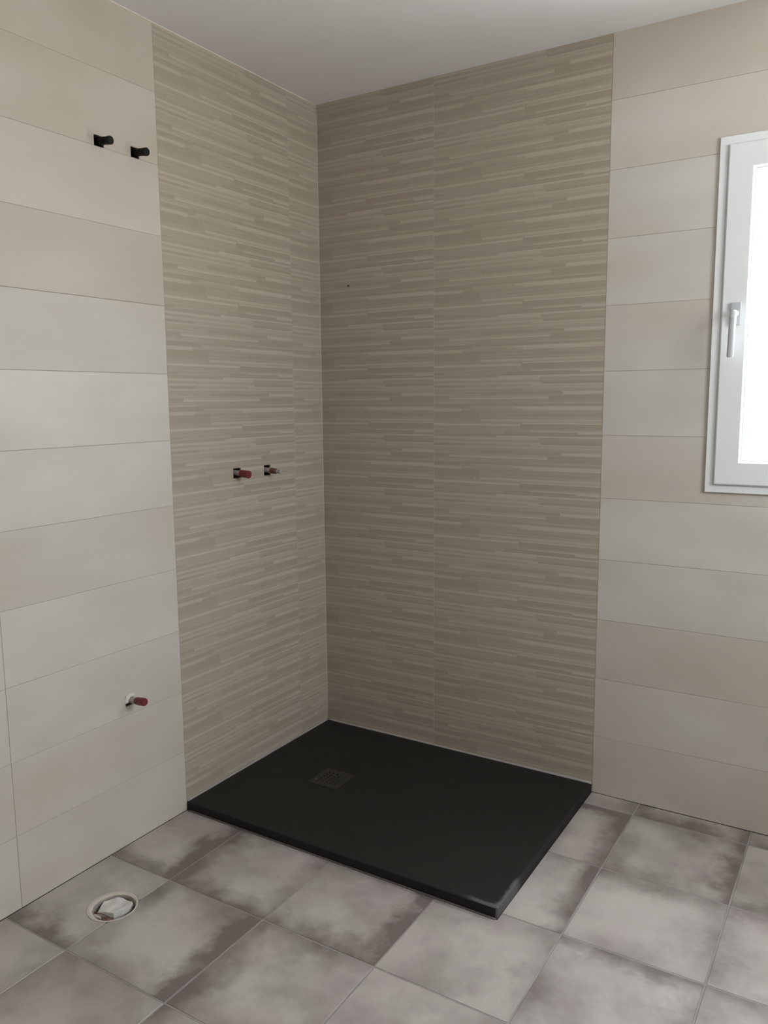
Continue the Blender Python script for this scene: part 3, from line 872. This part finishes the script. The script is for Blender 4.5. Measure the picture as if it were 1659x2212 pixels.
# paper stuffed in the pipe: irregular crumpled lid
plug = [(-0.050, 0.005), (-0.046, 0.030), (-0.032, 0.044), (-0.012, 0.049), (0.022, 0.043), (0.030, 0.044), (0.038, 0.022), (0.034, 0.003), (0.025, -0.018), (-0.001, -0.027), (-0.022, -0.035)][::-1]
_p = []
for a, b in plug:
    dx_, dy_ = a - 0.007, b + 0.001; l_ = math.hypot(dx_, dy_); k_ = min(1, 0.0505 / l_)
    _p.append((0.007 + dx_ * k_, -0.001 + dy_ * k_))
plug = _p
bm = bmesh.new()
# (a ring mesh with several levels, noise in height)
lv = []
for f in (1.0, 0.93, 0.72, 0.45, 0.2):
    ring_ = []
    for k in range(66):
        t = k / 66 * len(plug); i0 = int(t) % len(plug); fr = t - int(t)
        p = Vector((-0.005, 0.01)) + (Vector(plug[i0]).lerp(Vector(plug[(i0 + 1) % len(plug)]), fr) - Vector((-0.005, 0.01))) * f
        z = -0.0085 + (0.0050 if f < 1 else 0.0) + 0.0055 * noise.noise((p.x * 38, p.y * 38, 1.3)) - (0.006 if f == 1.0 else 0)
        ring_.append(bm.verts.new((p.x, p.y, z)))
    lv.append(ring_)
lowr = [bm.verts.new((0.002 + (v.co.x - .002) * .94, v.co.y * .94, -0.035)) for v in lv[0]]
for A, B in zip([lowr] + lv, lv):
    for k in range(66): bm.faces.new((A[k], A[(k + 1) % 66], B[(k + 1) % 66], B[k]))
bm.faces.new(lv[-1]); bm.faces.new(lowr)
pg = part('paper_plug', bm, PAPER); pg.location = (HC[0], HC[1], 0)
tag(pg, 'crumpled white paper lid stuffed into the waste pipe in the floor', 'plug')
# lump of clay-red debris at the near side
def lump(name, c, r, mtl, label, seed, parent=None, n=2):
    bm = bmesh.new(); bmesh.ops.create_icosphere(bm, subdivisions=n + 1, radius=1)
    for v in bm.verts:
        k = 1 + 0.45 * noise.noise(v.co * 1.9 + Vector((seed, seed, 0)))
        v.co = Vector((v.co.x * r[0], v.co.y * r[1], v.co.z * r[2])) * k
    o = part(name, bm, mtl, parent); o.location = c
    if parent is None: tag(o, label, 'rubble')
    return o
rub = lump('rubble_lump', (HC[0] + 0.027, HC[1] - 0.0360, -0.012), (.021, .0075, .006), RUST, 'reddish clay rubble wedged at the near edge of the waste pipe opening', 3)
pk = lump('plaster_lump', (HC[0] - 0.010, HC[1] - 0.0440, -0.009), (.015, .0058, .006), simple('pinkish_plaster', (0.50, 0.42, 0.39), .9, 60, .12, .4), 'small pinkish plaster lump at the left end of the waste pipe opening', 9)
# thin red-brown seal line along the near edge of the paper
bm = bmesh.new(); pts = [Vector((-0.028, -0.0365, -0.004)), Vector((-0.018, -0.0385, -0.002)), Vector((-0.004, -0.0355, -0.0015)), Vector((0.008, -0.0325, -0.003)), Vector((0.020, -0.0285, -0.007))]
rs = []
for k, p in enumerate(pts):
    tg = (pts[min(k + 1, 4)] - pts[max(k - 1, 0)]).normalized(); a = tg.cross(Vector((0, 0, 1))).normalized(); b = tg.cross(a)
    rs.append([bm.verts.new(p + (a * math.cos(PI / 4 * q) + b * math.sin(PI / 4 * q)) * 0.0009) for q in range(8)])
for A, B in zip(rs, rs[1:]):
    for q in range(8): bm.faces.new((A[q], A[(q + 1) % 8], B[(q + 1) % 8], B[q]))
bm.faces.new(rs[0]); bm.faces.new(rs[-1])
part('seal_edge', bm, simple('red_rubber_seal', (0.16, 0.03, 0.03), .5), pg, label='thin red rim')
